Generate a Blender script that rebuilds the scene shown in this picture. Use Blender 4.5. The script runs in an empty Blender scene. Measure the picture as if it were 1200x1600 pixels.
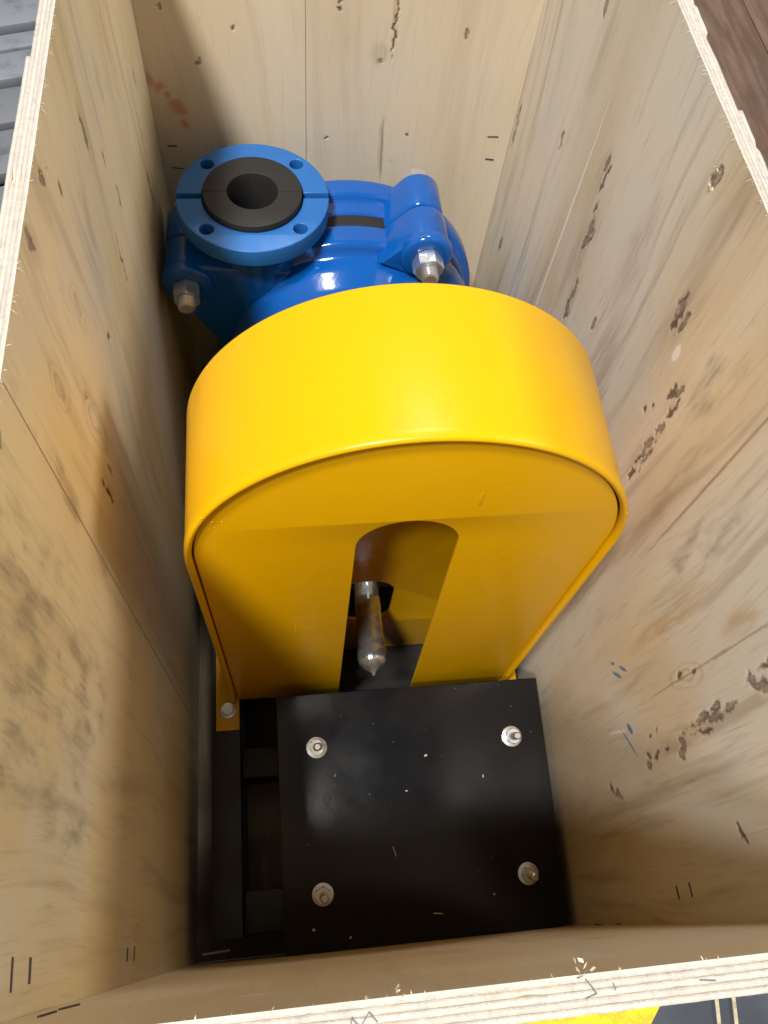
import bpy, bmesh, math, random
import numpy as np
from mathutils import Vector, Matrix, Euler
R = math.radians
random.seed(7)
sc = bpy.context.scene
C = sc.collection

# ------------------------------------------------------------------ camera
cd = bpy.data.cameras.new('camera'); cam = bpy.data.objects.new('camera', cd); C.objects.link(cam)
cam.location = (0.1229, 0.0217, 1.0058)
cam.rotation_euler = Euler((0.4752, -0.0806, -0.0943), 'XYZ')
cd.sensor_fit = 'VERTICAL'; cd.sensor_height = 24.0; cd.lens = 24.0 * 1265.9 / 1600
cd.clip_start = 0.01; cd.clip_end = 100
sc.camera = cam

# ------------------------------------------------------------------ light: workshop ceiling lamps, an added rear fill lamp + dim room
w = bpy.data.worlds.new('World'); sc.world = w; w.use_nodes = True
w.node_tree.nodes['Background'].inputs[0].default_value = (0.94, 0.97, 1.0, 1)
w.node_tree.nodes['Background'].inputs[1].default_value = 0.20
def lamp(name, loc, target, power, size, col):
    l = bpy.data.lights.new(name, 'AREA'); l.shape = 'DISK'; l.size = size; l.energy = power; l.color = col
    o = bpy.data.objects.new(name, l); C.objects.link(o); o.location = loc
    o.rotation_euler = (Vector(target) - Vector(loc)).to_track_quat('-Z', 'Y').to_euler()
    return o
lamp('area_lamp', (-1.40, -1.05, 5.7), (0.2, 0.4, 0.4), 215, 0.62, (1.0, 0.98, 0.94))
lamp('area_lamp', (-1.40, -2.00, 5.7), (0.2, 0.4, 0.4), 215, 0.62, (1.0, 0.98, 0.94))
lamp('area_lamp', (5.4, 0.35, 3.95), (0.2, 0.3, 0.5), 140, 1.1, (1.0, 0.90, 0.72))
lamp('area_lamp', (0.9, 3.9, 5.9), (0.2, 0.3, 0.4), 105, 0.7, (1.0, 0.98, 0.94))  # added fill from behind, brightens the crate's front wall
sc.view_settings.view_transform = 'Standard'; sc.view_settings.look = 'None'
sc.view_settings.exposure = 0.16; sc.view_settings.gamma = 1.0
sc.cycles.max_bounces = 7; sc.cycles.diffuse_bounces = 4; sc.cycles.glossy_bounces = 3; sc.cycles.caustics_reflective = False; sc.cycles.caustics_refractive = False

W, L, H, T = 0.3885, 0.7926, 0.7056, 0.0115      # crate inside width, length, height; board thickness

# ------------------------------------------------------------------ node helpers
class NT:
    def __init__(s, name):
        s.m = bpy.data.materials.new(name); s.m.use_nodes = True; s.t = s.m.node_tree
        s.b = s.t.nodes['Principled BSDF']
    def n(s, t, **kw):
        x = s.t.nodes.new(t)
        for k, v in kw.items():
            if k.startswith('i_'):
                key = k[2:]; key = int(key) if key.isdigit() else key.replace('_', ' ')
                if hasattr(v, 'is_linked') or isinstance(v, bpy.types.NodeSocket): s.t.links.new(v, x.inputs[key])
                else: x.inputs[key].default_value = v
            else: setattr(x, k, v)
        return x
    def math(s, op, a, b=0.0, c=None, clamp=False):
        kw = {'i_0': a, 'i_1': b}
        if c is not None: kw['i_2'] = c
        return s.n('ShaderNodeMath', operation=op, use_clamp=clamp, **kw).outputs[0]
    def mix(s, f, a, b, mode='MIX'):
        x = s.n('ShaderNodeMix', data_type='RGBA', blend_type=mode)
        for k, v in ((0, f), (6, a), (7, b)):
            if isinstance(v, bpy.types.NodeSocket): s.t.links.new(v, x.inputs[k])
            else: x.inputs[k].default_value = v
        return x.outputs[2]
    def rng(s, v, a, b, c=0.0, d=1.0, smooth=True):
        return s.n('ShaderNodeMapRange', interpolation_type='SMOOTHSTEP' if smooth else 'LINEAR',
                   i_0=v, i_1=a, i_2=b, i_3=c, i_4=d).outputs[0]
    def noise(s, vec, scale, detail=4.0, rough=0.55, dist=0.0):
        return s.n('ShaderNodeTexNoise', i_Vector=vec, i_Scale=scale, i_Detail=detail, i_Roughness=rough, i_Distortion=dist).outputs[0]
    def scaled(s, vec, sx, sy, sz, loc=(0, 0, 0)):
        x = s.n('ShaderNodeMapping', i_Vector=vec); x.inputs[1].default_value = loc; x.inputs[3].default_value = (sx, sy, sz)
        return x.outputs[0]
    def coord(s): return s.n('ShaderNodeTexCoord').outputs['Object']
    def set(s, **kw):
        for k, v in kw.items():
            k = k.replace('_', ' ')
            if isinstance(v, bpy.types.NodeSocket): s.t.links.new(v, s.b.inputs[k])
            else: s.b.inputs[k].default_value = v
    def bump(s, h, strength, dist):
        s.t.links.new(s.n('ShaderNodeBump', i_Strength=strength, i_Distance=dist, i_Height=h).outputs[0], s.b.inputs['Normal'])
def c4(*a): return (a[0], a[1], a[2], 1.0)

def plywood(name, plane, light=(0.64, 0.56, 0.41), dark=(0.53, 0.44, 0.29), grey=(0.54, 0.50, 0.42), streak=0.5, seed=0.0, grain=1.0, marked=True, tone=1.13):
    """veneer with vertical grain; plane 'yz' or 'xz'; marks = (u, v, half_u, half_v, rot_deg, kind)"""
    light, dark, grey = [tuple(x * tone for x in q) for q in (light, dark, grey)]
    t = NT(name); co = t.coord()
    sp = t.n('ShaderNodeSeparateXYZ', i_0=co)
    u = sp.outputs[1] if plane == 'yz' else sp.outputs[0]
    v = sp.outputs[1] if plane == 'xy' else sp.outputs[2]
    uv = t.n('ShaderNodeCombineXYZ', i_0=u, i_1=v, i_2=seed).outputs[0]
    warpn = t.n('ShaderNodeTexNoise', i_Vector=t.scaled(uv, 1, .35, 1), i_Scale=7.0, i_Detail=1.0)
    warp = t.n('ShaderNodeVectorMath', operation='MULTIPLY_ADD', i_0=warpn.outputs[1], i_1=(0.075, 0.0, 0.0), i_2=uv).outputs[0]
    fine = t.noise(t.scaled(warp, 1, .05, 1), 330, 3, .65)
    mid = t.noise(t.scaled(warp, 1, .07, 1), 55, 3, .6)
    big = t.noise(t.scaled(warp, 1, .22, 1), 9, 1.5, .55)
    patch = t.noise(uv, 5.5, 2, .6)
    col = t.mix(t.rng(big, .35, .68), c4(*light), c4(*dark))
    col = t.mix(t.math('MULTIPLY', t.rng(patch, .45, .7), .75), col, c4(*grey))
    col = t.mix(t.math('MULTIPLY', t.rng(mid, .50, .70), streak), col, c4(0.31, 0.235, 0.155))
    col = t.mix(t.math('MULTIPLY', t.rng(mid, .46, .20), .35 * grain), col, c4(0.74, 0.64, 0.50))
    col = t.mix(t.math('MULTIPLY', t.rng(fine, .52, .80), .42 * grain), col, c4(0.28, 0.205, 0.13))
    # individual knots, cracks, stains: carried by the board's own mesh (premultiplied colour + coverage)
    if marked:
     at = t.n('ShaderNodeAttribute', attribute_name='marks')
     inv = t.math('SUBTRACT', 1.0, at.outputs['Alpha'])
     col = t.mix(1.0, col, t.n('ShaderNodeCombineXYZ', i_0=inv, i_1=inv, i_2=inv).outputs[0], 'MULTIPLY')
     col = t.mix(1.0, col, at.outputs['Color'], 'ADD')
    t.set(Base_Color=col, Roughness=t.rng(patch, .3, .7, .42, .58, False))
    t.b.inputs['Specular IOR Level'].default_value = .45
    t.bump(t.noise(t.scaled(uv, 1, .05, 1), 330, 2, .6), .22, .0009)
    return t.m

def paint(name, rgb, rough, peel=.15, grime=.0, coat=.0, grime_col=(0.05, 0.04, 0.03), metallic=0.0, spec=.5, bscale=210):
    t = NT(name); co = t.coord()
    n = t.noise(co, 26, 3, .6); n2 = t.noise(co, 5, 1, .5)
    col = t.mix(t.math('MULTIPLY', t.rng(n2, .3, .7), .12), c4(*rgb), c4(*[x * .78 for x in rgb]))
    if grime: col = t.mix(t.math('MULTIPLY', t.rng(t.math('MULTIPLY', n, t.math('ADD', n2, .5)), .52, .85), grime), col, c4(*grime_col))
    t.set(Base_Color=col, Roughness=t.rng(n, .3, .7, rough * .85, rough * 1.25, False), Metallic=metallic)
    t.b.inputs['Specular IOR Level'].default_value = spec
    t.b.inputs['Coat Weight'].default_value = coat; t.b.inputs['Coat Roughness'].default_value = .08
    t.bump(t.noise(co, bscale, 2, .5), peel, .0006 * 210 / bscale)
    return t.m

M = {}
M['yellow'] = paint('yellow_enamel', (0.80, 0.432, 0.0002), .30, .10, .16, .0, (0.40, 0.20, 0.004), spec=.38)
M['blue'] = paint('blue_enamel', (0.003, 0.100, 0.43), .13, .16, .10, .25, (0.012, 0.03, 0.08), bscale=120)
M['blue_flat'] = paint('blue_enamel_dusty', (0.018, 0.145, 0.46), .40, .10, .15, 0, (0.05, 0.10, 0.20))
M['black'] = paint('black_plate_enamel', (0.008, 0.008, 0.0095), .19, .08, .10, .0, (0.02, 0.018, 0.016), spec=.36)
M['frame'] = paint('black_frame_paint', (0.010, 0.0105, 0.0105), .5, .2, .2, 0, (0.022, 0.018, 0.014))
M['rubber'] = paint('black_rubber', (0.018, 0.0175, 0.0175), .66, .25, .25, 0, (0.034, 0.032, 0.031))
M['zinc'] = paint('zinc_steel', (0.72, 0.76, 0.82), .30, .10, .15, 0, (0.40, 0.40, 0.40), .85)
M['dullzinc'] = paint('yellow_zinc_steel', (0.68, 0.67, 0.60), .36, .12, .25, 0, (0.34, 0.29, 0.20), 1.0)
M['stone'] = paint('grey_slat', (0.21, 0.23, 0.265), .55, .3, .7, 0, (0.11, 0.115, 0.125))
M['stone2'] = paint('grey_slat_worn', (0.165, 0.175, 0.195), .6, .4, .9, 0, (0.075, 0.075, 0.08))
def grease():
    t = NT('greasy_film'); co = t.coord()
    n = t.noise(co, 130, 3, .6)
    t.set(Base_Color=t.mix(t.rng(n, .4, .6), c4(0.62, 0.63, 0.64), c4(0.48, 0.48, 0.48)), Roughness=.16, Metallic=.9)
    t.b.inputs['Coat Weight'].default_value = .8; t.b.inputs['Coat Roughness'].default_value = .05
    t.bump(t.noise(t.scaled(co, 1, .16, 1), 240, 3, .6), .5, .0012); return t.m
M['grease'] = grease()
def plyedge(name, a, b):
    t = NT(name); co = t.coord()
    n = t.noise(co, 260, 4, .65); n2 = t.noise(co, 38, 4, .6)
    col = t.mix(t.rng(n, .35, .75), c4(*a), c4(*b))
    col = t.mix(t.math('MULTIPLY', t.rng(n2, .66, .76), .45), col, c4(0.28, 0.22, 0.17))
    t.set(Base_Color=col, Roughness=.75); t.bump(n, .7, .001); return t.m
M['ply_a'] = plyedge('ply_edge_light', (0.58, 0.535, 0.475), (0.50, 0.455, 0.395))
M['ply_b'] = plyedge('ply_edge_end_grain', (0.54, 0.49, 0.435), (0.44, 0.395, 0.35))
M['splinter'] = plyedge('wood_fibre', (0.80, 0.71, 0.56), (0.68, 0.57, 0.42))
def floormat():
    t = NT('slate_floor_coating'); co = t.coord()
    n = t.noise(co, 9, 6, .62); n2 = t.noise(t.scaled(co, 1, 3, 1), 40, 5, .65)
    col = t.mix(t.rng(n, .35, .7), c4(0.035, 0.043, 0.060), c4(0.060, 0.068, 0.085))
    col = t.mix(t.math('MULTIPLY', t.rng(n2, .62, .78), .5), col, c4(0.19, 0.19, 0.185))
    t.set(Base_Color=col, Roughness=.5); t.bump(n2, .25, .001); return t.m
M['floor'] = floormat()
def stripe(name, rgb, wear, wearcol):
    t = NT(name); co = t.coord(); n = t.noise(co, 120, 5, .7); n2 = t.noise(co, 25, 3, .6)
    t.set(Base_Color=t.mix(t.math('MULTIPLY', t.rng(t.math('MULTIPLY', n, n2), .21, .31), wear), c4(*rgb), c4(*wearcol)), Roughness=.5); return t.m
M['stripe'] = stripe('yellow_floor_paint', (0.80, 0.60, 0.01), .4, (0.25, 0.2, 0.03))
M['cord'] = stripe('beige_floor_line', (0.55, 0.46, 0.30), .6, (0.25, 0.2, 0.14))
M['pencil'] = paint('pencil_mark', (0.17, 0.155, 0.16), .6)
M['staple'] = paint('dark_staple', (0.07, 0.055, 0.05), .5, .1, .4, 0, (0.16, 0.10, 0.06), .3)
def brown():
    t = NT('dark_brown_board'); co = t.coord()
    g = t.noise(t.scaled(co, 1.0, .12, 1), 60, 5, .6); n = t.noise(co, 5, 4, .6)
    col = t.mix(t.rng(g, .35, .7), c4(0.115, 0.066, 0.043), c4(0.19, 0.12, 0.088))
    col = t.mix(t.math('MULTIPLY', t.rng(n, .5, .72), .6), col, c4(0.075, 0.05, 0.042))
    t.set(Base_Color=col, Roughness=.5); t.bump(g, .3, .001); return t.m
M['brown'] = brown()

# ------------------------------------------------------------------ geometry helpers
def thing(name, label, cat, loc, group=None):
    o = bpy.data.objects.new(name, None); C.objects.link(o); o.location = loc; o.empty_display_size = .05
    o['label'] = label; o['category'] = cat
    if group: o['group'] = group
    return o
def link(name, me, mats, parent=None, smooth=35, label=None):
    o = bpy.data.objects.new(name, me); C.objects.link(o)
    for m in (mats if isinstance(mats, (list, tuple)) else [mats]): me.materials.append(m)
    if smooth:
        me.polygons.foreach_set('use_smooth', [True] * len(me.polygons)); me.set_sharp_from_angle(angle=R(smooth))
    if parent:
        bpy.context.view_layer.update()
        o.parent = parent; o.matrix_parent_inverse = parent.matrix_world.inverted()
    if label: o['label'] = label
    return o
def bm_mesh(bm, name='m'):
    bmesh.ops.recalc_face_normals(bm, faces=bm.faces)
    me = bpy.data.meshes.new(name); bm.to_mesh(me); bm.free(); return me
def box(bm, x0, x1, y0, y1, z0, z1, bev=0.0, mat=None, mi=0, seg=2):
    vs = bmesh.ops.create_cube(bm, size=1.0)['verts']
    for v in vs: v.co = Vector((x0 + (v.co.x + .5) * (x1 - x0), y0 + (v.co.y + .5) * (y1 - y0), z0 + (v.co.z + .5) * (z1 - z0)))
    fs = set(f for v in vs for f in v.link_faces)
    if bev:
        r = bmesh.ops.bevel(bm, geom=list(set(e for v in vs for e in v.link_edges)), offset=bev, segments=seg, affect='EDGES', profile=.5)
        vs = list(set(vs_ for f in r['faces'] for vs_ in f.verts)); fs = set(f for v in vs for f in v.link_faces)
        vs = list(set(v for f in fs for v in f.verts if v.is_valid))
    for f in fs:
        if f.is_valid: f.material_index = mi
    if mat is not None:
        for v in set(v for f in fs if f.is_valid for v in f.verts): v.co = mat @ v.co
def boxo(name, x0, x1, y0, y1, z0, z1, m, parent=None, bev=.001, mat=None, label=None):
    bm = bmesh.new(); box(bm, x0, x1, y0, y1, z0, z1, bev, mat); return link(name, bm_mesh(bm), m, parent, 35, label)
def lathe_bm(bm, prof, n, mat, jit=0.0):
    """prof = [(axial, radius)], axis = local z"""
    rings = []
    for a, r in prof:
        if r < 1e-6: rings.append([bm.verts.new(mat @ Vector((0, 0, a)))])
        else: rings.append([bm.verts.new(mat @ Vector((r * (1 + random.uniform(-jit, jit)) * math.cos(2 * math.pi * k / n), r * math.sin(2 * math.pi * k / n), a))) for k in range(n)])
    for A, B in zip(rings, rings[1:]):
        if len(A) == 1 and len(B) == 1: continue
        for k in range(n):
            j = (k + 1) % n
            if len(A) == 1: bm.faces.new((A[0], B[j], B[k]))
            elif len(B) == 1: bm.faces.new((A[k], A[j], B[0]))
            else: bm.faces.new((A[k], A[j], B[j], B[k]))
def lathe(name, prof, n, mat, m, parent, smooth=35, jit=0.0):
    bm = bmesh.new(); lathe_bm(bm, prof, n, mat, jit); return link(name, bm_mesh(bm), m, parent, smooth)
AY = Matrix(((1, 0, 0, 0), (0, 0, 1, 0), (0, 1, 0, 0), (0, 0, 0, 1)))        # local (a,b,c) -> world (a, c, b): extrude/revolve along +Y
def plate2d(loops, depth, bev=0.0, res=2):
    """filled 2-D outline (first loop) with holes, extruded 0..depth along local z, edges rounded"""
    cu = bpy.data.curves.new('c', 'CURVE'); cu.dimensions = '2D'; cu.fill_mode = 'BOTH'
    cu.extrude = max(depth / 2 - bev, 0); cu.bevel_depth = bev; cu.bevel_resolution = res; cu.offset = -bev
    for lp in loops:
        s = cu.splines.new('POLY'); s.points.add(len(lp) - 1); s.use_cyclic_u = True
        for p, q in zip(s.points, lp): p.co = (q[0], q[1], 0, 1)
    ob = bpy.data.objects.new('c', cu); C.objects.link(ob)
    dg = bpy.context.evaluated_depsgraph_get(); dg.update()
    me = bpy.data.meshes.new_from_object(ob.evaluated_get(dg))
    bpy.data.objects.remove(ob); bpy.data.curves.remove(cu)
    bm = bmesh.new(); bm.from_mesh(me); bpy.data.meshes.remove(me)
    bmesh.ops.remove_doubles(bm, verts=bm.verts, dist=1e-6)
    for v in bm.verts: v.co.z += depth / 2
    return bm
def plateo(name, loops, depth, bev, mat, m, parent, smooth=35):
    bm = plate2d(loops, depth, bev); me_m = mat
    for v in bm.verts: v.co = me_m @ v.co
    return link(name, bm_mesh(bm), m, parent, smooth)
def arc(cx, cy, r, a0, a1, n): return [(cx + r * math.cos(R(a0 + (a1 - a0) * k / n)), cy + r * math.sin(R(a0 + (a1 - a0) * k / n))) for k in range(n + 1)]
def circ(cx, cy, r, n): return arc(cx, cy, r, 0, 360, n)[:-1]
def hull(pts):
    pts = sorted(set((round(a, 6), round(b, 6)) for a, b in pts))
    def half(ps):
        h = []
        for q in ps:
            while len(h) > 1 and (h[-1][0] - h[-2][0]) * (q[1] - h[-2][1]) - (h[-1][1] - h[-2][1]) * (q[0] - h[-2][0]) <= 0: h.pop()
            h.append(q)
        return h
    a, b = half(pts), half(pts[::-1]); return a[:-1] + b[:-1]
def Ty(y): return Matrix.Translation((0, y, 0)) @ AY
def frame_at(p, zdir, spin=0.0):
    return Matrix.Translation(p) @ Vector(zdir).to_track_quat('Z', 'Y').to_matrix().to_4x4() @ Matrix.Rotation(R(spin), 4, 'Z')
def hexnut_bm(bm, af, h, mat, ch=.12):
    ro = af / math.sqrt(3); n = 24; rings = []
    def rad(k):
        a = (360 * k / n) % 60 - 30; return af / 2 / math.cos(R(a))
    for z, cap in ((0, ro * .96), (h * ch, 9), (h * (1 - ch), 9), (h, ro * .93)):
        rings.append([bm.verts.new(mat @ Vector((min(rad(k), cap) * math.cos(2 * math.pi * k / n), min(rad(k), cap) * math.sin(2 * math.pi * k / n), z))) for k in range(n)])
    for A, B in zip(rings, rings[1:]):
        for k in range(n): bm.faces.new((A[k], A[(k + 1) % n], B[(k + 1) % n], B[k]))
    bm.faces.new(rings[0][::-1]); bm.faces.new(rings[-1])
def hexnut(af, h, mat, m, parent, name='nut'):
    bm = bmesh.new(); hexnut_bm(bm, af, h, mat); return link(name, bm_mesh(bm), m, parent, 25)
def stud(r, z0, z1, mat, m, parent, pitch=.0012, name='stud'):
    pr = [(z0, 0), (z0, r)]; z = z0
    while z < z1 - pitch * 1.5:
        pr += [(z + pitch * .5, r * .87), (z + pitch, r)]; z += pitch
    pr += [(z1 - pitch * .3, r * .86), (z1, r * .70), (z1, 0)]
    return lathe(name, pr, 20, mat, m, parent, 20)

# ------------------------------------------------------------------ setting: floor and what lies outside the crate
FZ = -0.12
fl = boxo('floor', -6, 6, -6, 8, FZ - .05, FZ, M['floor'], None, 0); fl['kind'] = 'structure'
def sheet(name, pts, z, th, m, parent):
    bm = bmesh.new(); lo = [bm.verts.new((x, y, z)) for x, y in pts]; hi = [bm.verts.new((x, y, z + th)) for x, y in pts]
    bm.faces.new(hi); bm.faces.new(lo[::-1])
    for k in range(len(pts)): j = (k + 1) % len(pts); bm.faces.new((lo[k], lo[j], hi[j], hi[k]))
    return link(name, bm_mesh(bm), m, parent, 0)
sheet('yellow_stripe', [(0.10, -.26), (.36, -.30), (.62, -.015), (.36, .03)], FZ + .002, .002, M['stripe'], fl)
for dx in (0, .022):
    bm = bmesh.new(); box(bm, .612 + dx, .617 + dx, -.9, 1.2, FZ + .0005, FZ + .004, .001)
    bmesh.ops.rotate(bm, verts=bm.verts, cent=(.615 + dx, -.1, 0), matrix=Matrix.Rotation(R(-9), 3, 'Z')); link('floor_line', bm_mesh(bm), M['cord'], fl)

# grey slatted platform past the left wall
pf = thing('slatted_platform', 'grey slatted platform lying past the left wall of the plywood crate', 'platform', (-.5, 1.5, FZ))
rotp = Matrix.Translation((-.4, 1.45, 0)) @ Matrix.Rotation(R(17), 4, 'Z') @ Matrix.Translation((.4, -1.45, 0))
ys = [(1.02, 1.10, 0), (1.115, 1.235, 1), (1.262, 1.375, 1), (1.392, 1.490, 1), (1.515, 1.595, 0), (1.607, 1.655, 0), (1.675, 1.775, 0), (1.795, 1.89, 0), (1.905, 2.0, 0), (2.02, 2.12, 0)]
for y0, y1, k in ys:
    boxo('slat', -1.3, -.19, y0, y1, -.075 + random.uniform(-.004, .004), -.05 + random.uniform(-.003, .003), M['stone2' if k else 'stone'], pf, .004, rotp)
for x in (-1.2, -.35): boxo('bearer', x, x + .06, 1.03, 2.11, FZ, -.0735, M['frame'], pf, .003, rotp)

# dark brown board past the right wall
bb = thing('brown_board', 'dark brown wooden boards lying past the right wall of the plywood crate', 'board', (1.1, 1.2, FZ))
for k in range(5):
    x = .52 + k * .30
    boxo('plank', x, x + .297, .10, 2.6, .02 + .001 * (k % 2), .045 + .001 * (k % 2), M['brown'], bb, .002)
for y in (.3, 1.2, 2.1): boxo('bearer', .55, 2.0, y, y + .09, FZ, .0195, M['brown'], bb, .003)

# ------------------------------------------------------------------ the plywood crate
crate = thing('plywood_crate', 'open pale plywood crate with stained walls and white raw top edges', 'crate', (W / 2, L / 2, FZ))
mk_left = [(.727, .519, .004, .022, 3, 'dark'), (.391, .688, .0045, .008, 10, 'dark'), (.415, .66, .0025, .007, 8, 'dark'), (.536, .583, .002, .008, 0, 'dark'),
    (.551, .533, .0028, .012, 0, 'dark'), (.506, .512, .003, .030, -4, 'dark'), (.341, .694, .005, .012, 5, 'dark'), (.341, .694, .014, .025, 5, 'halo'),
    (.501, .635, .010, .028, 0, 'halo'), (.501, .632, .004, .016, 0, 'dark'), (.58, .611, .012, .04, 0, 'halo'), (.371, .606, .010, .022, 0, 'ring'), (.371, .606, .006, .012, 0, 'halo'),
    (.411, .533, .003, .006, 0, 'dark'), (.298, .631, .012, .026, 0, 'ring'), (.298, .631, .007, .016, 0, 'halo'), (.326, .554, .014, .042, 4, 'ring'), (.326, .554, .01, .03, 4, 'pale'),
    (.33, .578, .0025, .006, 0, 'dark'), (.300, .507, .003, .026, 3, 'dark'), (.318, .505, .0035, .010, 0, 'dark'), (.253, .689, .007, .018, 0, 'grey'), (.253, .662, .007, .018, 0, 'grey'),
    (.251, .594, .012, .045, 0, 'grey'), (.251, .594, .010, .04, 0, 'tan'), (.247, .501, .009, .022, 0, 'grey'), (.175, .62, .045, .10, 12, 'grey'), (.189, .66, .03, .05, 0, 'grey'),
    (.150, .54, .045, .08, 10, 'grey'), (.112, .63, .05, .06, 0, 'grey'), (.09, .55, .03, .05, 0, 'grey'), (.222, .696, .005, .006, 0, 'dark'), (.439, .473, .012, .04, 0, 'halo'),
    (.64, .60, .006, .06, 0, 'halo'), (.45, .60, .014, .06, -5, 'halo'), (.69, .42, .006, .03, 0, 'dark'), (.248, .38, .0012, .40, 0, 'line'), (.62, .33, .01, .05, 0, 'halo')]
mk_right = [(.784, .424, .007, .034, 0, 'dark'), (.65, .511, .006, .013, 0, 'dark'), (.735, .311, .008, .045, 0, 'halo'), (.733, .30, .004, .012, 0, 'dark'),
    (.548, .57, .0035, .014, 8, 'dark'), (.541, .56, .003, .016, 8, 'dark'), (.546, .558, .014, .035, 8, 'halo'), (.536, .535, .0032, .012, 4, 'dark'), (.531, .508, .0045, .030, 4, 'dark'), (.524, .512, .0025, .015, 4, 'dark'), (.531, .50, .015, .06, 4, 'halo'),
    (.516, .455, .0035, .022, 0, 'dark'), (.515, .436, .006, .016, 0, 'dark'), (.515, .44, .014, .05, 0, 'halo'), (.461, .474, .0045, .011, 0, 'dark'), (.368, .604, .006, .017, 6, 'dark'), (.366, .591, .003, .009, 0, 'dark'), (.357, .60, .004, .009, 0, 'dark'),
    (.362, .605, .016, .05, 4, 'halo'), (.404, .68, .0055, .009, 0, 'dark'), (.404, .668, .004, .012, 0, 'pale'), (.648, .633, .005, .009, 0, 'dark'),
    (.323, .572, .0045, .012, 0, 'dark'), (.328, .563, .003, .014, 8, 'dark'), (.317, .556, .003, .016, 4, 'dark'), (.322, .565, .013, .035, 4, 'halo'), (.318, .532, .004, .009, 4, 'dark'),
    (.318, .506, .0038, .026, 6, 'dark'), (.312, .497, .0035, .022, 4, 'dark'), (.315, .472, .003, .014, 0, 'dark'), (.316, .50, .013, .06, 4, 'halo'), (.338, .535, .002, .006, 0, 'dark'), (.344, .52, .002, .006, 0, 'dark'),
    (.110, .377, .0035, .008, 0, 'dark'), (.117, .380, .0022, .006, 20, 'dark'), (.113, .395, .003, .009, 0, 'dark'), (.115, .418, .0038, .011, 0, 'ring'), (.115, .418, .002, .005, 0, 'dark'), (.113, .443, .005, .010, 30, 'dark'), (.107, .44, .005, .009, 0, 'dark'),
    (.118, .455, .0032, .012, 0, 'dark'), (.122, .478, .0042, .018, -6, 'dark'), (.113, .478, .0022, .018, 6, 'dark'), (.113, .468, .006, .018, 6, 'pale'), (.119, .498, .0042, .015, 0, 'dark'), (.121, .52, .004, .010, 0, 'dark'),
    (.126, .556, .0055, .014, 20, 'dark'), (.119, .566, .0042, .022, 30, 'dark'), (.132, .578, .003, .016, 0, 'dark'), (.122, .575, .008, .02, 0, 'pale'), (.116, .45, .013, .09, 0, 'halo'),
    (.098, .300, .005, .013, 25, 'dark'), (.106, .290, .003, .010, 60, 'dark'), (.100, .295, .014, .028, 20, 'halo'), (.154, .476, .010, .030, 0, 'ring'), (.156, .464, .002, .005, 0, 'dark'), (.152, .488, .002, .005, 0, 'dark'), (.125, .501, .0035, .009, 0, 'dark'),
    (.05, .49, .003, .010, 60, 'dark'), (.129, .39, .0022, .004, 0, 'dark'), (.130, .405, .0026, .005, 0, 'dark'), (.187, .356, .0022, .012, 30, 'blue'), (.188, .371, .002, .010, 30, 'blue'), (.198, .352, .0016, .006, 20, 'blue'), (.142, .357, .0035, .008, 50, 'blue'), (.132, .35, .0014, .02, 50, 'blue'),
    (.581, .46, .0022, .19, 0, 'white'), (.347, .585, .005, .010, 0, 'white'), (.145, .33, .0014, .025, 8, 'white'), (.152, .52, .0010, .16, 1, 'line'), (.30, .62, .02, .06, 0, 'grey'), (.22, .55, .02, .07, 0, 'grey'),
    (.25, .60, .0012, .2, 0, 'line'), (.17, .36, .006, .09, 0, 'halo'), (.195, .47, .010, .10, 0, 'tan'), (.16, .56, .012, .03, 0, 'tan'), (.45, .56, .02, .10, 0, 'halo'), (.27, .52, .012, .14, 0, 'halo'), (.42, .45, .02, .12, 0, 'halo'), (.66, .55, .02, .16, 0, 'pale'), (.70, .40, .03, .12, 0, 'pale')]
mk_back = [(.024, .537, .0035, .004, 0, 'dark'), (.053, .484, .0042, .005, 0, 'dark'), (.233, .488, .005, .0055, 0, 'dark'), (.233, .488, .014, .018, 0, 'halo'), (.192, .541, .0032, .0035, 0, 'dark'), (.192, .549, .0028, .003, 0, 'dark'), (.317, .519, .0035, .005, 0, 'dark'), (.09, .52, .0028, .005, 0, 'dark'),
    (.004, .462, .007, .012, 20, 'orange'), (.013, .452, .009, .009, 20, 'orange'), (.025, .433, .012, .008, -10, 'orange'), (.029, .416, .007, .008, 0, 'orange'), (.02, .442, .005, .006, 0, 'orange'),
    (.2455, .53, .0035, .045, -1, 'tan'), (.2455, .525, .0018, .045, -1, 'dark'), (.2435, .385, .0035, .055, 2, 'tan'), (.2435, .385, .0018, .05, 2, 'line'), (.27, .40, .002, .002, 0, 'dark'), (.255, .37, .003, .004, 0, 'halo'), (.18, .40, .003, .002, 0, 'dark')]
mk_front = [(.30, .45, .02, .03, 0, 'halo'), (.1, .62, .01, .008, 0, 'pale'), (.26, .36, .02, .005, 0, 'halo'), (.28, .28, .012, .004, 0, 'halo')]
PL = plywood('plywood_left', 'yz', streak=.35, seed=1.3, light=(0.64, 0.54, 0.365), dark=(0.57, 0.455, 0.26))  # tones warmed to carry the yellow bounce light on this wall
PR = plywood('plywood_right', 'yz', streak=.48, seed=4.1, light=(0.645, 0.585, 0.485), dark=(0.55, 0.455, 0.325), grey=(0.57, 0.545, 0.50))
PB = plywood('plywood_back', 'xz', streak=.12, seed=7.7, light=(0.68, 0.585, 0.435), dark=(0.63, 0.52, 0.365), grey=(0.62, 0.565, 0.46), grain=.5)
PF = plywood('plywood_front', 'xz', streak=.15, seed=9.2, light=(0.58, 0.48, 0.33), dark=(0.52, 0.42, 0.28), grain=.5)
PG = plywood('plywood_floor', 'xy', marked=False, streak=.4, seed=12.0, light=(0.17, 0.125, 0.08), dark=(0.13, 0.095, 0.06))  # same plywood darkened, shade under the pump is put into its colour

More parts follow.
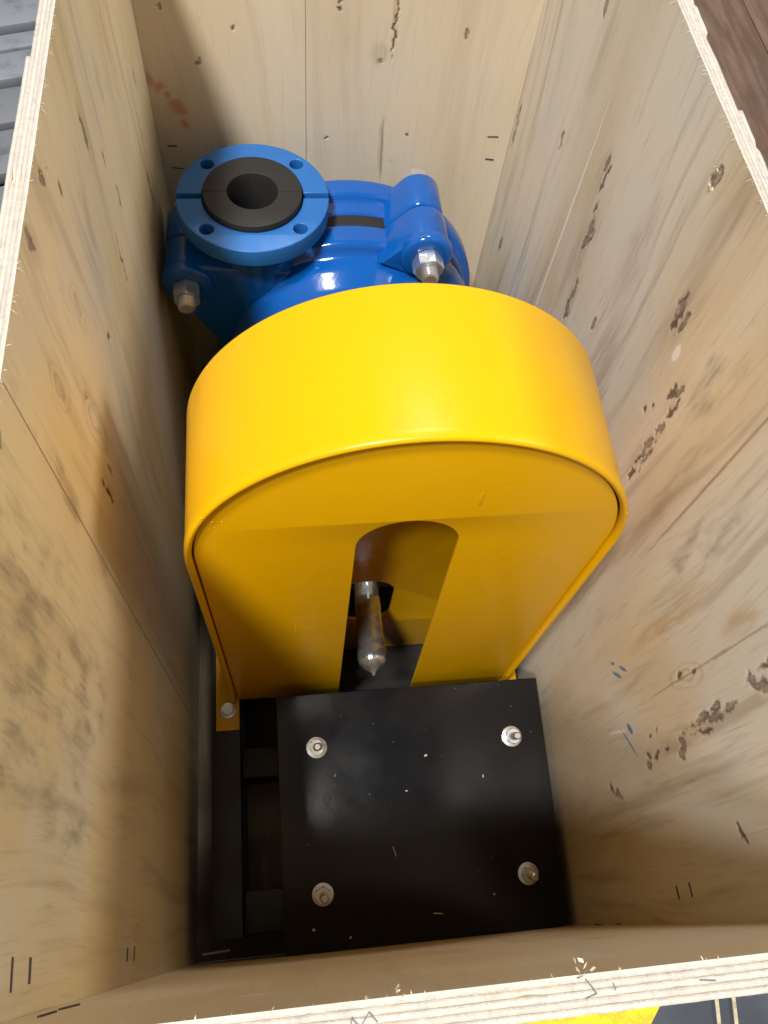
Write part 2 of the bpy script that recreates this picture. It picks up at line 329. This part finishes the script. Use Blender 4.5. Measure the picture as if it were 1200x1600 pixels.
def vnoise(u, v, scale, octs=3, seed=0):
    out = np.zeros_like(u); amp = 1.0; tot = 0.0
    for o in range(octs):
        rs = np.random.RandomState(seed * 31 + o); g = rs.rand(64, 64)
        a = u * scale * 2 ** o + 17.3 * o; b = v * scale * 2 ** o + 5.1 * o
        i = np.floor(a).astype(int); j = np.floor(b).astype(int); fa = a - i; fb = b - j
        fa = fa * fa * (3 - 2 * fa); fb = fb * fb * (3 - 2 * fb)
        q = lambda p, r: g[(i + p) % 64, (j + r) % 64]
        out += amp * ((q(0, 0) * (1 - fa) + q(1, 0) * fa) * (1 - fb) + (q(0, 1) * (1 - fa) + q(1, 1) * fa) * fb); tot += amp; amp *= .55
    return out / tot
def sst(x, a, b):
    t = np.clip((x - a) / (b - a), 0, 1); return t * t * (3 - 2 * t)
KINDS = {'pale': ((0.74, 0.65, 0.54), .6, 0, .6), 'halo': ((0.33, 0.23, 0.155), .42, 0, .8), 'grey': ((0.19, 0.175, 0.145), .55, 0, .5), 'tan': ((0.42, 0.25, 0.08), .5, 0, .7),
         'ring': ((0.28, 0.185, 0.12), .32, 0, 0), 'orange': ((0.60, 0.17, 0.045), .6, .05, .75), 'blue': ((0.03, 0.17, 0.42), .85, .05, .4),
         'white': ((0.86, 0.83, 0.78), .85, .02, .4), 'line': ((0.22, 0.13, 0.07), .6, .02, .5), 'dark': ((0.085, 0.050, 0.033), .85, .0, .6)}
def bake(u, v, marks, seed):
    """colour, coverage and depth of the marks at board points (u, v)"""
    col = np.zeros((len(u), 3)); al = np.zeros(len(u)); dep = np.zeros(len(u))
    du = (vnoise(u, v, 130, 4, seed + 1) - .5) * .007; dv = (vnoise(u, v, 95, 4, seed + 2) - .5) * .014
    du2 = (vnoise(u, v, 30, 3, seed + 3) - .5) * .012; dv2 = (vnoise(u, v, 22, 3, seed + 4) - .5) * .03
    br = vnoise(u, v * .45, 260, 3, seed + 5); pg = vnoise(u, v * .5, 75, 5, seed + 6); fg = vnoise(u, v * .12, 420, 3, seed + 7)
    for kd, (rgb, amt, lo, hi) in KINDS.items():
        acc = np.zeros(len(u))
        for mk in marks:
            if mk[5] != kd: continue
            rad = max(mk[2], mk[3]) * 1.2 + .02
            ix = np.nonzero((abs(u - mk[0]) < rad) & (abs(v - mk[1]) < rad))[0]
            if not len(ix): continue
            if kd in ('blue', 'white', 'line') and mk[2] < .0045: a, b = u[ix] + du[ix] * .12, v[ix]
            elif kd == 'dark': a, b = u[ix] + du[ix] * 1.15, v[ix] + dv[ix] * 1.0
            else: a, b = u[ix] + du2[ix], v[ix] + dv2[ix]
            a = a - mk[0]; b = b - mk[1]; r_ = R(mk[4]); ca, sa = math.cos(r_), math.sin(r_)
            k = .95 if kd == 'dark' else 1.0
            g = 1 - np.hypot((a * ca + b * sa) / (mk[2] * k), (-a * sa + b * ca) / (mk[3] * k)); g = np.clip(g, 0, 1)
            if kd == 'ring':
                m = abs((g * 4.2 + br[ix] * .7 + 1) % 2 - 1); g = sst(m, .35, .95) * sst(g, .02, .25)
            elif kd == 'dark':
                core = (1 - .35 * sst(g, .35, .6)) if mk[2] > .0033 else 1.0
                g = sst(g, lo, hi * .6) * core * sst(br[ix] + .3 * g, .36, .58)
            else: g = sst(g, lo, hi)
            acc[ix] = np.maximum(acc[ix], g)
        if kd == 'grey': acc *= sst(pg, .36, .70)
        if kd in ('halo', 'tan', 'grey'): acc *= .35 + .65 * sst(fg, .3, .7)
        if kd == 'dark': dep = acc
        a = acc * amt; col = col * (1 - a)[:, None] + np.array(rgb)[None] * a[:, None]; al = al * (1 - a) + a
    return col, al, dep

def panel(name, axis, a0, a1, inner, sgn, z0, z1, face, chip=None, marks=(), zv=.45, seed=0, step=.0011):
    """board with five plies; axis = length direction ('x' or 'y'); inner face at `inner`, thickness grows along sgn"""
    bm = bmesh.new(); np_ = 5; th = T / np_; n = max(2, int((a1 - a0) / .005))
    def P(a, d, z): return (a, inner + sgn * d, z) if axis == 'x' else (inner + sgn * d, a, z)
    top = []
    for k in range(np_):
        d0, d1 = k * th, (k + 1) * th
        drop = 0 if k == 0 else -.0002 * (k % 2)
        prev = None; walk = 0.0
        for i in range(n + 1):
            a = a0 + (a1 - a0) * i / n
            walk = walk * .8 + random.uniform(-.0002, .0002)
            zt = z1 + drop + walk
            if random.random() < .03 and k: zt -= random.uniform(.0006, .0015)
            if chip and k == np_ - 1 and chip(a): zt -= .010
            if k == 0: top.append((a, zt))
            cur = [bm.verts.new(P(a, d0, zt)), bm.verts.new(P(a, d1 - .00010 + random.uniform(-.00006, .00006), zt)), bm.verts.new(P(a, d1, z0)), bm.verts.new(P(a, d0, z0))]
            if prev:
                for q in range(4):
                    if k == 0 and q == 3: continue
                    f = bm.faces.new((prev[q], prev[(q + 1) % 4], cur[(q + 1) % 4], cur[q])); f.material_index = (1 if k % 2 == 0 else 2) if q == 0 else 0
            else:
                f = bm.faces.new(cur[::-1]); f.material_index = 1 + k % 2
            prev = cur
        f = bm.faces.new(prev); f.material_index = 1 + k % 2
    nb = len(bm.verts); vs = [tuple(v.co) for v in bm.verts]; bm.verts.index_update()
    fs = [[v.index for v in f.verts] for f in bm.faces]; mi = [f.material_index for f in bm.faces]; bm.free()
    # the veneer face that looks into the crate: fine grid that carries knots and cracks with real depth
    nu = int((a1 - a0) / step); au = np.linspace(a0, a1, nu + 1)
    zz = np.concatenate([[z0], np.linspace(zv, z1, int((z1 - zv) / step) + 1)]); nv = len(zz)
    U, V = np.meshgrid(au, zz, indexing='ij'); tz = np.interp(au, [t_[0] for t_ in top], [t_[1] for t_ in top]); V[:, -1] = tz
    col, al, dep = bake(U.ravel(), V.ravel(), marks, seed)
    d = (dep * .0007).reshape(U.shape); d[:, -1] = 0; d[:, 0] = 0; d[0] = 0; d[-1] = 0
    I = inner + sgn * d
    X = np.stack([U, I, V] if axis == 'x' else [I, U, V], -1).reshape(-1, 3)
    idx = np.arange((nu + 1) * nv).reshape(nu + 1, nv) + nb
    qd = np.stack([idx[:-1, :-1], idx[1:, :-1], idx[1:, 1:], idx[:-1, 1:]], -1).reshape(-1, 4)
    if (axis == 'x') == (sgn < 0): qd = qd[:, ::-1]
    nq = len(qd); nf = len(fs)
    me = bpy.data.meshes.new(name); allv = np.concatenate([np.array(vs), X])
    loops = np.concatenate([np.array([i for f in fs for i in f]), qd.ravel()]).astype(np.int32)
    starts = np.arange(nf + nq) * 4
    me.vertices.add(len(allv)); me.vertices.foreach_set('co', allv.ravel().astype(np.float32))
    me.loops.add(len(loops)); me.loops.foreach_set('vertex_index', loops)
    me.polygons.add(nf + nq); me.polygons.foreach_set('loop_start', starts.astype(np.int32))
    me.polygons.foreach_set('material_index', np.concatenate([np.array(mi), np.zeros(nq)]).astype(np.int32))
    me.update(calc_edges=True); me.validate()
    at = me.attributes.new('marks', 'FLOAT_COLOR', 'POINT'); buf = np.zeros((len(allv), 4), np.float32)
    buf[nb:, :3] = col; buf[nb:, 3] = al; at.data.foreach_set('color', buf.ravel())
    return link(name, me, [face, M['ply_a'], M['ply_b']], crate, 0)
G = .0003
left_near = panel('side_panel', 'y', -T, .248 - G, 0, -1, -.012, H, PL, marks=mk_left, zv=.30, seed=3)
left_far = panel('side_panel', 'y', .248 + G, L + T, 0, -1, -.012, H, PL, chip=lambda a: a > .47, marks=mk_left, zv=.25, seed=3)
right = panel('side_panel', 'y', -T, L + T, W, 1, -.012, H, PR, chip=lambda a: .43 < a < .50, marks=mk_right, zv=.25, seed=5)
front = panel('end_panel', 'x', G, W - G, 0, -1, -.012, H, PF, marks=mk_front, zv=.15, seed=7, step=.003)
back_l = panel('end_panel', 'x', G, .159 - G, L, 1, -.012, H, PB, marks=mk_back, zv=.30, seed=9)
back_r = panel('end_panel', 'x', .159 + G, W - G, L, 1, -.012, H, PB, marks=mk_back, zv=.30, seed=9)
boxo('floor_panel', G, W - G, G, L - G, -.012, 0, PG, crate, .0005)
for y in (.05, .38, .70): boxo('skid', -T, W + T, y, y + .07, FZ, -.0123, M['splinter'], crate, .002)
# frayed fibres along the sawn top edges
def fibres(name, parent, axis, a0, a1, inner, sgn, count, k=.8):
    bm = bmesh.new()
    for _ in range(count):
        a = random.uniform(a0, a1); l = random.choice((.0015, .002, .003, .0045)) * k * random.uniform(.6, 1.3); wd = random.uniform(.00018, .0004)
        da = random.uniform(-.8, .8) * l; dz = random.uniform(-1.1, .35) * l
        off = sgn * l * random.uniform(.3, .9)
        def P(a_, d, z): return Vector((a_, inner + d, z)) if axis == 'x' else Vector((inner + d, a_, z))
        z = H - random.uniform(0, .0012)
        q = [bm.verts.new(P(a - wd, -sgn * .0006, z)), bm.verts.new(P(a + wd, -sgn * .0006, z)), bm.verts.new(P(a, -sgn * .0006, z - .0005)), bm.verts.new(P(a + da, off, z + dz))]
        bm.faces.new((q[0], q[1], q[3])); bm.faces.new((q[1], q[2], q[3])); bm.faces.new((q[2], q[0], q[3])); bm.faces.new((q[0], q[2], q[1]))
    o = link(name, bm_mesh(bm), M['splinter'], parent, 0); o['kind'] = 'stuff'
fibres('splinters', left_far, 'y', .25, .75, 0, 1, 150); fibres('splinters', left_near, 'y', 0, .247, 0, 1, 60)
fibres('splinters', right, 'y', .05, .75, W, -1, 170); fibres('splinters', front, 'x', .02, W - .02, 0, 1, 45, .35)
# clumps of torn wood and shavings on the edges
def shaving(parent, p, s):
    bm = bmesh.new()
    for _ in range(9):
        m = Matrix.Translation(Vector(p) + Vector((random.uniform(-s, s), random.uniform(-s, s), random.uniform(0, s * .7)))) @ Euler([random.uniform(0, 6) for _ in range(3)]).to_matrix().to_4x4()
        q = [bm.verts.new(m @ Vector(v)) for v in ((0, 0, 0), (s * .9, s * .15, s * .1), (s * 1.1, s * .5, s * .4), (s * .2, s * .45, s * .25))]
        bm.faces.new(q)
    link('wood_shaving', bm_mesh(bm), M['splinter'], parent, 0)
shaving(front, (.211, .0015, H), .0024); shaving(front, (.150, .001, H), .0014); shaving(right, (W - .001, .404, .684), .0026); shaving(right, (W - .001, .404, .672), .002); shaving(left_far, (.001, .393, .692), .0018)
# staples
def staple(parent, p, along, ln, wd=.0007):
    bm = bmesh.new(); x, y, z = p; h = ln / 2 * random.uniform(.8, 1.1); wd *= random.uniform(.7, 1.0)
    if along == 'z': box(bm, x - wd, x + wd, y - wd, y + wd, z - h, z + h, .0002, seg=1)
    elif along == 'x': box(bm, x - h, x + h, y - wd, y + wd, z - wd, z + wd, .0002, seg=1)
    else: box(bm, x - wd, x + wd, y - h, y + h, z - wd, z + wd, .0002, seg=1)
    ax = {'y': 'X', 'x': 'Y', 'z': 'X' if parent.name.startswith('side') else 'Y'}[along]
    bmesh.ops.rotate(bm, verts=bm.verts, cent=p, matrix=Matrix.Rotation(R(random.uniform(-9, 9)), 3, ax)); link('staple', bm_mesh(bm), M['staple'], parent)
for y, z, l in ((.0165, .612, .0125), (.0170, .588, .0125), (.018, .376, .010), (.018, .351, .010)): staple(left_near, (0.0002, y, z), 'y', l)
for y, z in ((.020, .377), (.021, .400)): staple(right, (W - .0002, y, z), 'y', .009)
for x, z in ((.012, .598), (.012, .563)): staple(front, (x, .0002, z), 'z', .024)
for z in (.19, .245): staple(front, (W - .0035, .0002, z), 'z', .020)
for x, z, a in ((.368, .402, 12), (.370, .372, 8)): staple(back_r, (x, L - .0002, z), 'x', .012)
for x, z in ((.014, .388), (.016, .359)): staple(back_l, (x, L - .0002, z), 'x', .012)
# pencil strokes on the front edge
def strokes(parent, pts, z):
    bm = bmesh.new()
    for (x0, y0), (x1, y1) in zip(pts, pts[1:]):
        d = Vector((x1 - x0, y1 - y0, 0)); nrm = Vector((-d.y, d.x, 0)).normalized() * .00016
        a, b = Vector((x0, y0, z)), Vector((x1, y1, z)); up = Vector((0, 0, .00025))
        lo = [a - nrm, b - nrm, b + nrm, a + nrm]; vl = [bm.verts.new(v) for v in lo]; vh = [bm.verts.new(v + up) for v in lo]
        bm.faces.new(vh)
        for k in range(4): bm.faces.new((vl[k], vl[(k + 1) % 4], vh[(k + 1) % 4], vh[k]))
    link('pencil_mark', bm_mesh(bm), M['pencil'], parent, 0)
strokes(front, [(.1335, -.0085), (.1345, -.0045), (.137, -.0075), (.140, -.0035), (.1425, -.0065)], H + .0003)
strokes(front, [(.2115, -.0015), (.2145, -.0058), (.2105, -.0068)], H + .0003)
strokes(front, [(.2205, -.0035), (.2210, -.0055)], H + .0003)
strokes(front, [(.250, -.0055), (.2555, -.0062)], H + .0003)

# ------------------------------------------------------------------ the pump unit
pump = thing('slurry_pump', 'blue slurry pump with yellow belt guard and black motor plate inside the crate', 'pump', (.197, .40, 0))
CX, CZ = .197, .245            # casing axis (along Y)
SX, SZ = .199, .200            # shaft axis
YS = .675                      # split plane
def cas(prof, name, m, parent, n=96):
    return lathe(name, prof, n, Matrix.Translation((CX, 0, CZ)) @ AY, m, parent, 40)
def rnd(pts, r=.003, n=4):
    out = [pts[0]]
    for a, b, c in zip(pts, pts[1:], pts[2:]):
        A, B, D = Vector(a), Vector(b), Vector(c); u = (A - B); v = (D - B)
        k = min(r, u.length * .45, v.length * .45); p, q = B + u.normalized() * k, B + v.normalized() * k
        for i in range(n + 1):
            s = i / n; out.append(tuple((1 - s) ** 2 * p + 2 * s * (1 - s) * B + s * s * q))
    return out + [pts[-1]]
BOLTS = [(.273, .395, .0245), (.0285, .359, .0235), (.325, .135, .023), (.075, .120, .023)]
def lug_outline(bx, bz, r, spread):
    a = math.degrees(math.atan2(bz - CZ, bx - CX))
    return hull(circ(bx, bz, r, 40) + arc(CX, CZ, .140, a - spread, a + spread, 20))
fc = cas(rnd([(.668, .10), (.668, .1505), (.640, .1505), (.636, .137), (.622, .134), (.602, .121), (.585, .098), (.574, .074), (.560, .066), (.555, 0.0)], .007, 5), 'front_casing', M['blue'], pump)
bc = cas(rnd([(.682, .10), (.682, .1495), (.700, .1495), (.703, .1575), (.724, .1575), (.734, .146), (.756, .120), (.768, .06), (.768, 0.0)], .004, 4), 'rear_casing', M['blue'], pump)
cas(rnd([(.664, .09), (.664, .1475), (.686, .1475), (.686, .09)], .002, 3), 'rubber_liner', M['rubber'], pump)
for i, (bx, bz, r) in enumerate(BOLTS):
    sp = 15 if i != 1 else 30
    o = lug_outline(bx, bz, r, sp)
    plateo('lug', [o], .0448, .004, Ty(.6235), M['blue'], fc, 40)
    plateo('lug', [lug_outline(bx, bz, r * .96, sp * .9)], .0462, .004, Ty(.6700), M['blue'], bc, 40)
    mb = Matrix.Translation((bx, 0, bz)) @ AY
    lathe('boss', rnd([(.630, 0), (.630, r * 1.10), (.6185, r * 1.08), (.6165, r * .80), (.6165, 0)], .003, 3), 48, mb, M['blue'], fc, 40)
    fwd = frame_at((bx, .6160, bz), (0, -1, 0), 12 + 17 * i)
    bt = hexnut(.0275 if i == 0 else .0250, .0155, fwd, M['zinc'], pump, 'bolt_nut')
    stud(.0087, .012, .0275, fwd, M['zinc'], bt, .002, 'bolt_end')
    hexnut(.029, .016, frame_at((bx, .7160, bz), (0, 1, 0), 8), M['zinc'], pump, 'bolt_head')
# discharge neck and split flange
FX, FZt, FR = .1004, .425, .0755
def halfring(ro, ri, gap, sgn, n=40):
    ao = math.degrees(math.asin(gap / ro)); ai = math.degrees(math.asin(gap / ri))
    if sgn < 0: return arc(FX, YS, ro, 180 + ao, 360 - ao, n) + arc(FX, YS, ri, 360 - ai, 180 + ai, n)
    return arc(FX, YS, ro, ao, 180 - ao, n) + arc(FX, YS, ri, 180 - ai, ai, n)
for sgn, par, nm in ((-1, fc, 'flange_half'), (1, bc, 'flange_half')):
    holes = [circ(FX + .0637 * math.cos(R(a)), YS + .0637 * math.sin(R(a)), .0069, 28) for a in ((225, 315) if sgn < 0 else (45, 135))]
    plateo(nm, [halfring(FR, .0500, .0034, sgn)] + holes, .0195, .0012, Matrix.Translation((0, 0, FZt - .0195)), M['blue_flat'], pump, 35)
    plateo('neck', [halfring(.0545, .046, .0034, sgn)], .105, .003, Matrix.Translation((0, 0, FZt - .124)), M['blue'], par, 35)
    plateo('flange_liner', [halfring(.0488, .0250, .0003, sgn)], .056, .0009, Matrix.Translation((0, 0, FZt - .0500)), M['rubber'], pump, 35)
    y0 = .630 if sgn < 0 else .6785
    o = hull([(.052, .335), (.148, .345), (.160, .30), (.060, .25)] + circ(.10, .318, .045, 24))
    plateo('volute_outlet', [o], .0415, .007, Ty(y0), M['blue'], par, 40)
lathe('bore_floor', [(.368, .0), (.368, .0485), (.374, .0485), (.374, .0)], 40, Matrix.Translation((FX, YS, 0)), M['rubber'], pump, 40)
# bearing housing, pedestal, shaft
bh = lathe('bearing_housing', rnd([(.385, 0), (.385, .050), (.398, .062), (.41, .062), (.42, .052), (.50, .052), (.51, .064), (.555, .066), (.57, .066), (.57, 0)], .004, 3), 48, Matrix.Translation((SX, 0, SZ)) @ AY, M['frame'], pump, 40)
boxo('pedestal', .13, .275, .42, .62, .10, .19, M['frame'], pump, .006)
prof = [(.40, .0), (.40, .0136), (.345, .0136)]
for k in range(1, 26):
    q = k / 25; prof.append((.345 - .072 * q, .0136 + .0007 * math.sin(q * 8) * q + .0002 * random.uniform(-1, 1)))
prof += [(.2705, .0148), (.2660, .0156), (.2610, .0154), (.2565, .0138), (.2530, .0108), (.2500, .0066), (.2475, .0032), (.2452, .0018), (.2440, .0007), (.2436, 0)]
sh = lathe('shaft', prof, 48, Matrix.Translation((SX, 0, SZ)) @ AY, M['grease'], pump, 60, .004)
lathe('collar', rnd([(.350, .0136), (.350, .021), (.384, .021)], .002, 2), 40, Matrix.Translation((SX, 0, SZ)) @ AY, M['frame'], pump, 40)

# base frame
fr = bpy.data.objects.new('base_frame', None); C.objects.link(fr); bpy.context.view_layer.update()
fr.parent = pump; fr.matrix_parent_inverse = pump.matrix_world.inverted()
def channel(name, x0, x1, y0, y1, z0, z1, t=.006):
    bm = bmesh.new()
    box(bm, x0, x1, y0, y1, z1 - t, z1, .0012); box(bm, x0, x1, y0, y1, z0, z0 + t, .0012)
    box(bm, x0 + .001, x0 + .001 + t, y0 + .0005, y1 - .0005, z0 + .001, z1 - .001, .0005)
    return link(name, bm_mesh(bm), M['frame'], fr)
channel('rail', .0265, .0570, .020, .72, .0005, .0995)
channel('rail', .3430, .3720, .020, .72, .0005, .0995)
for y0, y1 in ((.022, .062), (.172, .204), (.42, .47), (.60, .66)): boxo('cross_member', .0575, .3425, y0, y1, .045, .090, M['frame'], fr, .002)

boxo('deck_plate', .0575, .3425, .208, .415, .002, .010, M['frame'], fr, .001)

# belt guard
gp = bpy.data.objects.new('belt_guard', None); C.objects.link(gp); gp.location = (.2035, .30, .10); bpy.context.view_layer.update()
gp.parent = pump; gp.matrix_parent_inverse = pump.matrix_world.inverted()
g0, g1, gx, gR, gz, gb = .0500, .3570, .2035, .1535, .4850, .1005
path = [(g0, gb + (gz - gb) * k / 14, -1, 0) for k in range(14)] + [(gx + gR * math.cos(R(180 - 180 * k / 72)), gz + gR * math.sin(R(180 - 180 * k / 72)), math.cos(R(180 - 180 * k / 72)), math.sin(R(180 - 180 * k / 72))) for k in range(73)] + [(g1, gz + (gb - gz) * k / 14, 1, 0) for k in range(1, 15)]
yf, yb, tk = .2500, .3620, .0046
sec = [(yf + .0022, 0.0004), (yf + .0075, .0004), (yf + .0095, 0), (yb - .002, 0), (yb - .0006, -.0006), (yb, -.002), (yb, -.0035), (yf + .012, -.0035), (yf + .0080, -tk), (yf + .0022, -tk), (yf + .0007, -tk + .0012), (yf, -.0028), (yf, -.0015), (yf + .0007, -.0003)]
bm = bmesh.new(); prev = None
for x, z, nx, nz in path:
    cur = [bm.verts.new((x + nx * o, y, z + nz * o)) for y, o in sec]
    if prev:
        for k in range(len(sec)): bm.faces.new((prev[k], prev[(k + 1) % len(sec)], cur[(k + 1) % len(sec)], cur[k]))
    else: bm.faces.new(cur[::-1])
    prev = cur
bm.faces.new(prev)
band = link('guard_band', bm_mesh(bm), M['yellow'], gp, 50)
ri = gR - tk - .0016
sx, sr, sz = .2028, .0362, .4945
outer = arc(gx, gz, ri, 180, 0, 72) + [(gx + ri, gb + .002), (.2485, gb + .002)] + arc(sx, sz, sr, 0, 180, 36) + [(sx - sr, gb + .002), (gx - ri, gb + .002)]
fp = plateo('guard_face', [outer[::-1]], .003, .0004, Ty(yf + .0045), M['yellow'], gp, 30)
hole = arc(SX, .206, .029, 0, 180, 20) + arc(SX, .150, .029, 180, 360, 20)
plateo('guard_back', [arc(gx, gz, gR - .0036, 180, 0, 72)[::-1] + [(g0 + .0036, .1010), (.0590, .1010), (.0590, .012), (.3410, .012), (.3410, .1010), (g1 - .0036, .1010)], hole], .0028, .0004, Ty(.3330), M['yellow'], gp, 30)
def foot(sgn, x_in, x_out):
    xs = [(x_in, .222), (x_out, .222), (x_out, .318), (x_in, .330)]
    if sgn > 0: xs = xs[::-1]
    f = plateo('foot', [xs], .0032, .0005, Matrix.Translation((0, 0, .0997)), M['yellow'], gp, 30)
    b = .5 * (x_in + x_out) + (.0005 if sgn < 0 else 0)
    nt = hexnut(.0110, .0065, frame_at((b, .243, .1045), (0, 0, 1), 20), M['dullzinc'], f, 'foot_bolt')
    lathe('washer', rnd([(.1029, 0), (.1029, .0085), (.1045, .0085), (.1045, 0)], .0004, 2), 28, Matrix.Translation((b, .243, 0)), M['dullzinc'], f)
foot(-1, .0565, .0315); foot(1, .3505, .3720)
# weld lumps on the guard edge
bm = bmesh.new()
for ang, rr, s in ((152, .0010, .0013), (154, .0022, .0009), (157, .0012, .0011), (158.5, .0026, .0008), (24, .0012, .0010), (21, .0024, .0008), (19, .0010, .0009), (156, .0115, .0011), (159, .0150, .0008), (155, .0170, .0009), (160, .0125, .0009)):
    x, z = gx + (gR - rr) * math.cos(R(ang)), gz + (gR - rr) * math.sin(R(ang))
    y = yf + .0046 if rr > .006 else yf + .0006
    r = bmesh.ops.create_icosphere(bm, subdivisions=2, radius=s)
    for v in r['verts']: v.co = Vector((x, y, z)) + Vector((v.co.x, v.co.y * .6, v.co.z * random.uniform(.8, 1.2)))
link('weld_spatter', bm_mesh(bm), M['yellow'], gp, 60)['kind'] = 'stuff'

def paint_run(x, z0, z1, wd):
    bm = bmesh.new(); bmesh.ops.create_icosphere(bm, subdivisions=2, radius=1.0)
    for v in bm.verts: v.co = Vector((x + v.co.x * wd * (1.25 - .4 * v.co.z), yf + .0046 + v.co.y * .0004, (z0 + z1) / 2 + v.co.z * (z1 - z0) / 2))
    link('paint_run', bm_mesh(bm), M['yellow'], gp, 60)
paint_run(.1228, .310, .345, .0011); paint_run(.2440, .548, .569, .0012); paint_run(.110, .205, .225, .0009)

# black motor plate, tilted, with four studs
tilt = .162
PM = Matrix.Translation((.0981, .0008, .120)) @ Matrix.Rotation(tilt, 4, 'X')
pl = plateo('motor_plate', [[(0, 0), (.280, 0), (.280, .243), (0, .243)]], .010, .0011, PM @ Matrix.Translation((0, 0, -.010)), M['black'], pump, 30)
for k, (u, v, dx, dy) in enumerate(((.0399, .1885, .02, .01), (.2451, .1842, .06, -.02), (.2449, .0506, .06, -.06), (.0385, .0504, .05, -.08))):
    mz = M['zinc'] if k == 1 else M['dullzinc']
    base = PM @ Vector((u, v, 0)); nz = (PM.to_3x3() @ Vector((dx, dy, 1))).normalized(); up = PM.to_3x3() @ Vector((0, 0, 1))
    f0 = frame_at(base, up, 10 + 25 * k)
    wz = lathe('washer', rnd([(-.0005, 0), (-.0005, .0107), (.0018, .0107), (.0018, 0)], .0005, 2), 36, f0, M['dullzinc'], pl)
    hexnut(.0140, .0075, f0 @ Matrix.Translation((0, 0, .0018)), mz, pl)
    stud(.0039, -.03, .0225, frame_at(base, nz), mz, pl, .00125)
for x in (.115, .335): boxo('bracket', x, x + .03, .024, .060, .088, .112, M['frame'], pump, .001)
for x in (.115, .335): boxo('bracket', x, x + .03, .174, .202, .088, .137, M['frame'], pump, .001)

# ------------------------------------------------------------------ sawdust, chips and a made-up light-leak sliver
bm = bmesh.new()
def chip(u, v, l, wd, ang, mat=PM, z=.0002):
    m = mat @ Matrix.Translation((u, v, z)) @ Matrix.Rotation(R(ang), 4, 'Z')
    q = [Vector((-l, -wd, 0)), Vector((l, -wd * .6, 0)), Vector((l * .9, wd, 0)), Vector((-l * .8, wd, 0))]
    lo = [bm.verts.new(m @ p) for p in q]; hi = [bm.verts.new(m @ (p + Vector((0, 0, wd * 1.2)))) for p in q]
    bm.faces.new(hi); bm.faces.new(lo[::-1])
    for k in range(4): bm.faces.new((lo[k], lo[(k + 1) % 4], hi[(k + 1) % 4], hi[k]))
chip(.112, .083, .0052, .0004, 105); chip(.150, .023, .0050, .0004, -8); chip(.028, .020, .0013, .0010, 0); chip(.063, .010, .0013, .0007, 30); chip(.208, .035, .0009, .0008, 0)
chip(.152, .172, .0016, .0011, 20); chip(.057, .160, .0016, .0004, 80); chip(.21, .147, .0014, .0007, 80); chip(.129, .139, .0012, .0007, 0)
for _ in range(16):
    s = random.choice((.0002, .00025, .0003, .0004)); chip(random.gauss(.14, .075) % .28, min(.238, max(.006, random.gauss(.165, .05))), s * random.uniform(.8, 2), s * .7, random.uniform(0, 180))
o = link('sawdust', bm_mesh(bm), M['splinter'], None, 0); o['kind'] = 'stuff'; o['label'] = 'pale sawdust flecks scattered on the black motor plate'; o['category'] = 'sawdust'
def sliver(p0, p1, label):  # thin pale bar stands in for light leaking under the front panel
    bm = bmesh.new(); a, b = Vector(p0), Vector(p1); m = frame_at(a, b - a)
    box(bm, -.0011, .0011, -.0007, .0007, 0, (b - a).length, .0003, m, seg=1)
    o = link('light_leak_sliver', bm_mesh(bm), M['splinter'], None, 20); o['label'] = label; o['category'] = 'sliver'
sliver((.012, .0085, .050), (.040, .0100, .050), 'pale sliver standing in for light leaking into the dark front corner left of the black plate')
